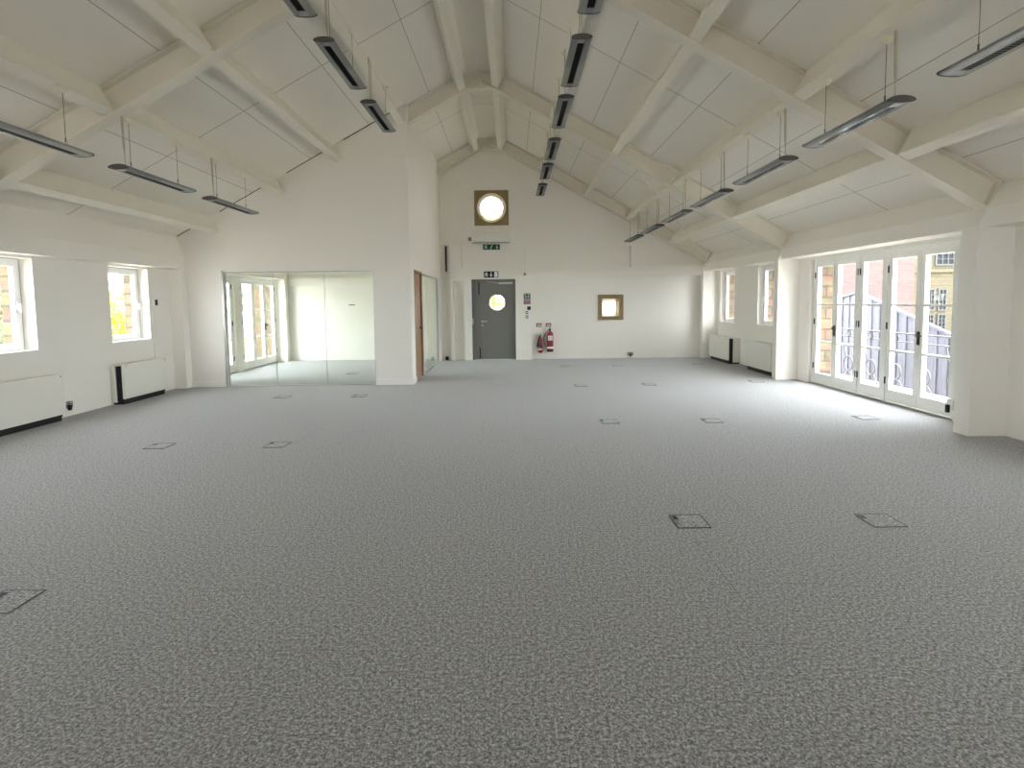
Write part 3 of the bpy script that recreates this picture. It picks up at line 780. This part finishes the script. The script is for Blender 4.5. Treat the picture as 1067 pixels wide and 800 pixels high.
# call points / notices by the door
yf = YB-.17
t = thing('safety_notice', 'small blue and maroon notice board right of the grey door', 'notice', (.40, yf, 1.44))
MB().box((.30, yf-.006, 1.43), (.50, yf-.001, 1.71)).build('board', M['white'], t)
m = MB()
for i in range(3):
    for j_ in range(2): rect(m, .31+i*.062, .31+i*.062+.052, 1.60+j_*.048, 1.60+j_*.048+.040, yf-.006)
rect(m, .31, .49, 1.56, 1.592, yf-.006); m.build('blue_panel', M['blue'], t)
m = MB()
for zz in (1.44, 1.475, 1.515): rect(m, .31, .49, zz, zz+.028, yf-.006)
m.build('red_panel', M['maroon'], t)
m = MB(); rect(m, .32, .48, 1.701, 1.715, yf-.006); rect(m, .375, .41, 1.66, 1.695, yf-.0085); m.build('heading_mark', M['signdark'], t)
t = thing('card_reader', 'small black control box under the blue notice', 'switch', (.45, yf, 1.28))
MB().box((.40, yf-.03, 1.29), (.49, yf-.001, 1.38), bevel=.004).build('control_body', M['black'], t)
MB().box((.36, yf-.012, 1.30), (.395, yf-.001, 1.37), bevel=.003).build('side_plate', M['white'], t)
for zz, la in ((1.18, 'upper small red and white sign under the black control box'), (1.07, 'lower small red and white sign under the black control box')):
    t = thing('fire_notice', la, 'sign', (.42, yf, zz), 'small red signs by the grey door')
    MB().box((.355, yf-.005, zz), (.485, yf-.001, zz+.085)).build('plate', M['white'], t)
    m = MB(); rect(m, .36, .425, zz+.005, zz+.08, yf-.005); m.build('red_panel', M['maroon'], t)
    m = MB(); rect(m, .375, .41, zz+.025, zz+.06, yf-.0075); m.build('flame_mark', M['white'], t)
t = thing('alarm_sounder', 'small white square detector box above the right corner of the grey door', 'detector', (.35, yf, 2.10))
MB().box((.29, yf-.03, 2.15), (.40, yf-.001, 2.26), bevel=.006).build('sounder_body', M['rad'], t)
MB().lathe([(.03, 0), (.025, -.008)], (.345, yf-.03, 2.205), 18, 'y').build('sounder_grille', M['socket'], t)
t = thing('light_switch', 'white switch plate on the pier left of the grey door', 'switch', (-1.09, yf, 1.0))
MB().box((-1.135, yf-.012, 1.0), (-1.05, yf-.001, 1.09), bevel=.003).build('face_plate', M['white'], t)
MB().box((-1.105, yf-.017, 1.03), (-1.08, yf-.012, 1.06)).build('rocker', M['socket'], t)

# fire extinguishers and their signs
for x0, la in ((.64, 'red fire sign above the smaller extinguisher with the black horn'), (.885, 'red fire sign above the tall red extinguisher')):
    t = thing('fire_sign', la, 'sign', (x0+.07, YB, .83), 'signs above the extinguishers')
    MB().box((x0, YB-.005, .84), (x0+.14, YB-.001, .94)).build('plate', M['red'], t)
    m = MB(); m.prism([(x0+.03, .85), (x0+.05, .85), (x0+.05, .90), (x0+.04, .925), (x0+.03, .90)], 'y', YB-.007, YB-.005)
    rect(m, x0+.065, x0+.13, .855, .87, YB-.005); rect(m, x0+.065, x0+.13, .885, .895, YB-.005); rect(m, x0+.065, x0+.11, .91, .92, YB-.005)
    m.build('white_symbol', M['white'], t)
ex = .985; ey = YB-.115; ez = .20
t = thing('fire_extinguisher', 'tall red fire extinguisher with white band on the back wall, right of the pair', 'fire extinguisher', (ex, ey, ez))
MB().lathe([(.070, 0), (.088, .0), (.088, .045), (.087, .05)], (ex, ey, ez), 28).build('foot_ring', M['black'], t)
MB().lathe([(.086, .045), (.088, .06), (.088, .44), (.080, .48), (.055, .515), (.028, .53), (.024, .55)], (ex, ey, ez), 28).build('cylinder_body', M['red'], t)
MB().lathe([(.0885, .085), (.0885, .135)], (ex, ey, ez), 28).build('white_band', M['white'], t)
MB().lathe([(.022, .545), (.024, .60), (.014, .61)], (ex, ey, ez), 16).box((ex-.012, ey-.09, ez+.60), (ex+.012, ey+.02, ez+.615)).box((ex-.012, ey-.10, ez+.635), (ex+.012, ey+.02, ez+.65)).build('valve_head', M['black'], t)
MB().box((ex-.055, ey-.0895, ez+.30), (ex+.055, ey-.082, ez+.42)).build('instruction_label', M['white'], t)
MB().torus((ex, ey-.0905, ez+.36), .032, .005, 'y', 20, 6).build('label_mark', M['red'], t)
hp = [(ex-.02, ey-.01, ez+.58)]
for k in range(13):
    a = k/12; hp.append((ex-.03-.12*math.sin(a*PI*.95)-.03*a, ey-.02, ez+.58+.02*math.sin(a*PI)-.50*a))
MB().tube(hp, .009, 8).tube([hp[-1], (hp[-1][0]+.005, hp[-1][1], hp[-1][2]-.05)], .013, 8).build('hose', M['black'], t)
MB().box((ex-.04, ey+.085, ez+.38), (ex+.04, YB-.001, ez+.46)).build('wall_bracket', M['alu'], t)
ex = .735; ez = .175; ey = YB-.10
t = thing('fire_extinguisher', 'smaller red fire extinguisher with black horn on the back wall, left of the pair', 'fire extinguisher', (ex, ey, ez))
MB().lathe([(.052, 0), (.056, .01), (.056, .33), (.045, .38), (.022, .41), (.02, .43)], (ex, ey, ez), 24).build('cylinder_body', M['red'], t)
MB().lathe([(.0565, .07), (.0565, .115)], (ex, ey, ez), 24).build('white_band', M['white'], t)
MB().box((ex-.018, ey-.05, ez+.425), (ex+.018, ey+.02, ez+.455)).box((ex-.010, ey-.09, ez+.455), (ex+.010, ey+.01, ez+.468)).box((ex-.010, ey-.10, ez+.485), (ex+.010, ey+.01, ez+.497)).build('valve_head', M['black'], t)
MB().tube([(ex, ey-.03, ez+.44), (ex-.03, ey-.085, ez+.43), (ex-.045, ey-.10, ez+.38), (ex-.04, ey-.10, ez+.30), (ex-.05, ey-.10, ez+.16)], [.010, .010, .014, .032, .050], 16).build('horn', M['black'], t)
MB().box((ex-.03, ey+.05, ez+.30), (ex+.03, YB-.001, ez+.36)).build('wall_bracket', M['alu'], t)

# ------------------------------------------------------------------ floor boxes
def make_box(loc, label):
    L = Vector(loc); t = thing('floor_box', label, 'floor box', loc, 'power boxes let into the carpet')
    h = .105
    MB().holes(L.x-h-.004, L.x+h+.004, L.y-h-.004, L.y+h+.004, [(L.x-h, L.x+h, L.y-h, L.y+h)], 0, .004, 'y')
    m = MB()
    for a, b_ in (((-h-.004, -h-.004), (h+.004, -h)), ((-h-.004, h), (h+.004, h+.004)), ((-h-.004, -h), (-h, h)), ((h, -h), (h+.004, h))):
        m.box((L.x+a[0], L.y+a[1], .0005), (L.x+b_[0], L.y+b_[1], .0055))
    m.build('rim', M['boxframe'], t)
    MB().box((L.x-h+.002, L.y-h+.002, .0005), (L.x+h-.002, L.y+h-.002, .004)).build('lid', M['carpet'], t)
    MB().box((L.x-h+.008, L.y+.030, .004), (L.x-h+.040, L.y+.085, .0055)).build('cable_flap', M['black'], t)
    MB().box((L.x-h+.012, L.y-.06, .004), (L.x-h+.030, L.y+.02, .0046)).build('lift_handle', M['socket'], t)
    return t
XBn = {-3.79: 'leftmost column', -2.53: 'second column from the left', 1.19: 'middle column', 2.47: 'second column from the right', 4.40: 'column beside the right wall'}
boxes = [(-2.60, 2.65, 'cut by the left photo edge'), (-3.79, 5.67, 'before the left heaters, left of two'), (-2.53, 5.67, 'before the left heaters, right of two'),
         (-3.74, 8.66, 'just before the glass partition, left of two'), (-2.49, 8.66, 'just before the glass partition, right of two'),
         (1.19, 3.55, 'nearest the camera, left of the near pair'), (2.47, 3.53, 'nearest the camera, right of the near pair'),
         (1.20, 6.60, 'in mid room, left of the middle pair'), (2.47, 6.58, 'in mid room, right of the middle pair'), (4.42, 6.65, 'pale one close to the right glazed doors'),
         (1.21, 9.50, 'far mid room, left of the far pair'), (2.44, 9.53, 'far mid room, right of the far pair'), (4.45, 9.72, 'by the right wall near the heaters'),
         (1.22, 12.38, 'by the back wall near the extinguishers'), (2.44, 12.40, 'by the back wall under the hatch'), (4.33, 12.5, 'by the back wall in the right corner'),
         (-3.45, 11.5, 'inside the glazed room, nearer the side doors'), (-2.9, 12.3, 'inside the glazed room, farther back')]
pb = None
for x, y, la in boxes:
    lab = 'square floor box flush in the grey carpet, '+la
    if pb is None: pb = make_box((x, y, 0), lab)
    else: dup(pb, (x, y, 0), lab)

# ------------------------------------------------------------------ outside, right
MB().box((-60, -40, -1.7), (60, 90, -1.5)).build('ground_outside', M['paving'], kind='structure')
t = thing('balcony_railing', 'wrought iron railing with rings outside the right glazed doors', 'railing', (6.30, 8.5, -.02))
RXX = 6.30
MB().tube([(RXX, 6.2, .92), (RXX, 10.4, .92)], .012, 8).build('top_rail', M['ironwork'], t)
MB().tube([(RXX, 6.2, .785), (RXX, 10.4, .785)], .010, 8).build('second_rail', M['ironwork'], t)
MB().tube([(RXX, 6.2, .02), (RXX, 10.4, .02)], .012, 8).build('bottom_rail', M['ironwork'], t)
for i, yy in enumerate((10.02, 9.40, 8.79, 8.18, 7.57, 6.96, 6.35)):
    MB().torus((RXX, yy, .28), .13, .013, 'x').build('ring', M['ironwork'], t)
    MB().torus((RXX, yy, .852), .055, .010, 'x', 20, 6).build('ring', M['ironwork'], t)
    s = -1 if i == 0 else 1
    MB().tube([(RXX, yy+.20, .785), (RXX, yy+.075, .39)], .011, 6).tube([(RXX, yy-s*.07, .17), (RXX, yy-s*.20, .02)], .011, 6).build('scroll_bar', M['ironwork'], t)
for yy in (6.2, 10.4): MB().box((RXX-.015, yy-.015, -.02), (RXX+.015, yy+.015, .95)).build('post', M['ironwork'], t)
MB().box((XRO+.001, 5.9, -.14), (6.6, 10.7, -.02)).build('trim_19', M['paving'], kind='structure')

t = thing('board_fence', 'dark grey vertical board fence with sloping top beyond the railing', 'fence', (9.0, 13, -1.5))
def ftop(y):
    return 1.62-(14.0-y)*.31 if y < 14.0 else 1.62-(y-14.0)*.16
m = MB(); y = 7.0; i = 0
while y < 18.5:
    a, b_ = y, y+.145
    xo = 9.0 if i % 2 else 9.02
    m.prism([(a, -1.5), (b_, -1.5), (b_, ftop(b_)), (a, ftop(a))], 'x', xo, xo+.03); y += .15; i += 1
m.build('boards', M['shed'], t)
m = MB(); m.prism([(7.0, ftop(7.0)), (14.0, ftop(14)), (18.5, ftop(18.5)), (18.5, ftop(18.5)+.06), (14, ftop(14)+.06), (7.0, ftop(7)+.06)], 'x', 8.98, 9.06); m.build('cap_rail', M['shed'], t)

def sash(parent, x0, x1, z0, z1, y, cols=2, rows=4):
    f = MB().holes(x0, x1, z0, z1, [(x0+.12+(x1-x0-.18)/cols*i, x0+.06+(x1-x0-.18)/cols*(i+1), z0+.12+(z1-z0-.18)/rows*j, z0+.06+(z1-z0-.18)/rows*(j+1)) for i in range(cols) for j in range(rows)], y-.14, y-.02, 'y').build('window', M['dim_sash'], parent)
    MB().box((x0+.02, y-.05, z0+.02), (x1-.02, y-.04, z1-.02)).build('pane', mat_dark, f)
mat_dark = mat('dark_window', (.02, .021, .024, 1), .7, spec=.05)
M['dim_sash'] = mat('dim_sash_paint', (.055, .055, .055, 1), .8, spec=.05)  # white sash paint, colour darkened to offset the very bright sky
t = thing('stone_building', 'pale yellow stone building with white sash windows behind the fence', 'building', (48, 45, -1.5))
MB().box((33, 45, -1.5), (62, 55, 14)).build('wall', M['cream'], t)
MB().box((32.9, 44.8, 3.55), (62, 45, 3.8)).build('string_course', M['cream'], t)
sash(t, 34.6, 35.3, .35, 2.2, 45); sash(t, 35.55, 36.3, .35, 2.2, 45); sash(t, 37.2, 37.9, .35, 2.2, 45); sash(t, 35.2, 36.8, 4.1, 5.6, 45, 3, 3)
sash(t, 34.6, 35.3, -1.4, .1, 45); sash(t, 35.55, 36.3, -1.4, .1, 45)
t = thing('brick_building', 'red brick building seen through the upper panes of the right doors', 'building', (19.5, 28, -1.5))
MB().box((17.2, 28, -1.5), (20.9, 38, 9)).build('wall', M['brick'], t)
MB().prism([(17.0, 9), (21.1, 9), (19.05, 11.5)], 'y', 27.8, 38.2).build('roof', M['roof_tile'], t)
# outside, left : house roof
t = thing('distant_house', 'low house with a pink clay roof outside the nearest left window', 'building', (-26, 22, -1.5))
MB().box((-31, 21, -1.5), (-20.5, 27, .9)).build('wall', M['cream'], t)
MB().prism([(20.6, .9), (27.4, .9), (24, 2.6)], 'x', -31.4, -20.1).build('roof', M['roof_tile'], t)

def tree(name, label, loc, r, h, zc, n, lm, group=None, size=.12):
    t = thing(name, label, 'tree' if name == 'tree' else 'bush', loc, group)
    x, y, z = loc; m = MB()
    cl = [(random.gauss(0, .45), random.gauss(0, .45), random.uniform(-.8, .8), random.uniform(.35, .6)) for _ in range(14)]
    for _ in range(n):
        c_ = random.choice(cl); d = Vector((random.gauss(0, 1), random.gauss(0, 1), random.gauss(0, 1))).normalized()*c_[3]*random.uniform(.6, 1)
        p = Vector((x+(c_[0]+d.x)*r, y+(c_[1]+d.y)*r, zc+(c_[2]+d.z)*h*.6))
        u = Vector((random.gauss(0, 1), random.gauss(0, 1), random.gauss(0, 1))).normalized(); v = u.orthogonal().normalized()
        s_ = size*random.uniform(.6, 1.3)
        m.add([p, p+u*s_*.5+v*s_*.3, p+u*s_, p+u*s_*.5-v*s_*.3], [(0, 1, 2, 3)])
    me = bpy.data.meshes.new('foliage'); me.from_pydata([q-Vector(loc) for q in m.v], [], m.f); me.materials.append(lm)
    f = bpy.data.objects.new('foliage', me); COL.objects.link(f); f.parent = t
    tk = MB().tube([(x, y, z), (x+.05, y, (z+zc)/2), (x, y+.05, zc)], [.14, .10, .05], 8)
    for k in range(6):
        a = k*1.05; tk.tube([(x, y, zc-h*.3+k*h*.08), (x+math.cos(a)*r*.4, y+math.sin(a)*r*.4, zc+h*.15+k*h*.03)], [.04, .012], 6)
    tk.build('trunk', M['bark'], t)
tree('bush', 'yellow green bush outside the left window by the partition', (-10.8, 14.4, -1.5), 1.3, 2.4, .55, 5000, M['leaf_y'])
tree('tree', 'pale green tree seen through the doors of the glazed room', (-10.6, 20.6, -1.5), 1.8, 6.0, 2.0, 7000, M['leaf_g'])
tree('tree', 'dull green tree outside the nearest left window', (-14.6, 15.2, -1.5), 1.6, 4.0, 2.0, 5000, M['leaf_d'])
tree('tree', 'yellow green tree behind the round pane of the grey door', (-1.05, 18.0, -1.5), 1.7, 3.6, 2.1, 7000, M['leaf_y'], None, .2)
tree('tree', 'light green tree top faint in the round gable window', (-.8, 22.6, -1.5), 1.7, 5.0, 3.9, 5000, M['leaf_g'])

# ------------------------------------------------------------------ light
wd = bpy.data.worlds.new('World'); sc.world = wd; wd.use_nodes = True
nt = wd.node_tree; nt.nodes.clear()
out = nt.nodes.new('ShaderNodeOutputWorld'); bg = nt.nodes.new('ShaderNodeBackground')
tc = nt.nodes.new('ShaderNodeTexCoord'); sp = nt.nodes.new('ShaderNodeSeparateXYZ'); nt.links.new(tc.outputs['Generated'], sp.inputs[0])
cr = nt.nodes.new('ShaderNodeValToRGB'); e = cr.color_ramp.elements
e[0].position = 0.0; e[0].color = (.80, .83, .86, 1); e[1].position = 1; e[1].color = (1.0, 1.01, 1.07, 1)
nt.links.new(sp.outputs['Z'], cr.inputs[0]); nt.links.new(cr.outputs[0], bg.inputs[0])
bg.inputs[1].default_value = 12.0
nt.links.new(bg.outputs[0], out.inputs[0])

def portal(name, loc, rot, sx, sy):
    l = bpy.data.lights.new(name, 'AREA'); l.shape = 'RECTANGLE'; l.size = sx; l.size_y = sy; l.cycles.is_portal = True
    o = bpy.data.objects.new(name, l); COL.objects.link(o); o.location = loc; o.rotation_euler = rot
for a, b_, c_, d in L_WIN+L_DOOR: portal('daylight_portal', (XL-.32, (a+b_)/2, (c_+d)/2), (0, -PI/2, 0), d-c_, b_-a)
for a, b_, c_, d in R_WIN+R_DOOR: portal('daylight_portal', (XR+.22, (a+b_)/2, (c_+d)/2), (0, PI/2, 0), d-c_, b_-a)

for a, b_, c_, d in F_WIN_ADDED: portal('daylight_portal', ((a+b_)/2, Y0-.26, (c_+d)/2), (PI/2, 0, PI), b_-a, d-c_)
for a, b_, c_, d in ((-.86, -.12, 3.53, 4.28), (2.40, 2.74, 1.16, 1.50), (-.57, -.18, 1.29, 1.69)): portal('daylight_portal', ((a+b_)/2, YB+.3, (c_+d)/2), (-PI/2, 0, 0), b_-a, d-c_)
# ------------------------------------------------------------------ camera
f = 560.; PPX, PPY = 533.5, 353.7
th = math.atan((PPY-314.5)/f); roll = math.radians(.66)
F = Vector((0, math.cos(th), -math.sin(th))); R0 = Vector((1, 0, 0)); U0 = R0.cross(F)
Rv = R0*math.cos(roll)-U0*math.sin(roll); Uv = U0*math.cos(roll)+R0*math.sin(roll)
cam = bpy.data.cameras.new('Camera'); co = bpy.data.objects.new('Camera', cam); COL.objects.link(co)
mt = Matrix(((Rv.x, Uv.x, -F.x, 0), (Rv.y, Uv.y, -F.y, 0), (Rv.z, Uv.z, -F.z, 1.5), (0, 0, 0, 1)))
co.matrix_world = mt
cam.sensor_width = 36; cam.sensor_fit = 'HORIZONTAL'; cam.lens = f/1067*36
cam.shift_x = 0; cam.shift_y = -(400-PPY)/1067
cam.clip_start = .05; cam.clip_end = 300
sc.camera = co

vs_ = sc.view_settings
sc.display_settings.display_device = 'sRGB'
vs_.view_transform = 'Standard'; vs_.look = 'None'; vs_.gamma = 1; vs_.use_curve_mapping = False
vs_.exposure = 1.17
cy = sc.cycles
cy.max_bounces = 14; cy.diffuse_bounces = 10; cy.glossy_bounces = 4; cy.transparent_max_bounces = 24; cy.transmission_bounces = 4
cy.use_denoising = True; cy.sample_clamp_indirect = 0
cy.caustics_reflective = False; cy.caustics_refractive = False
try: cy.denoiser = 'OPENIMAGEDENOISE'
except Exception: pass
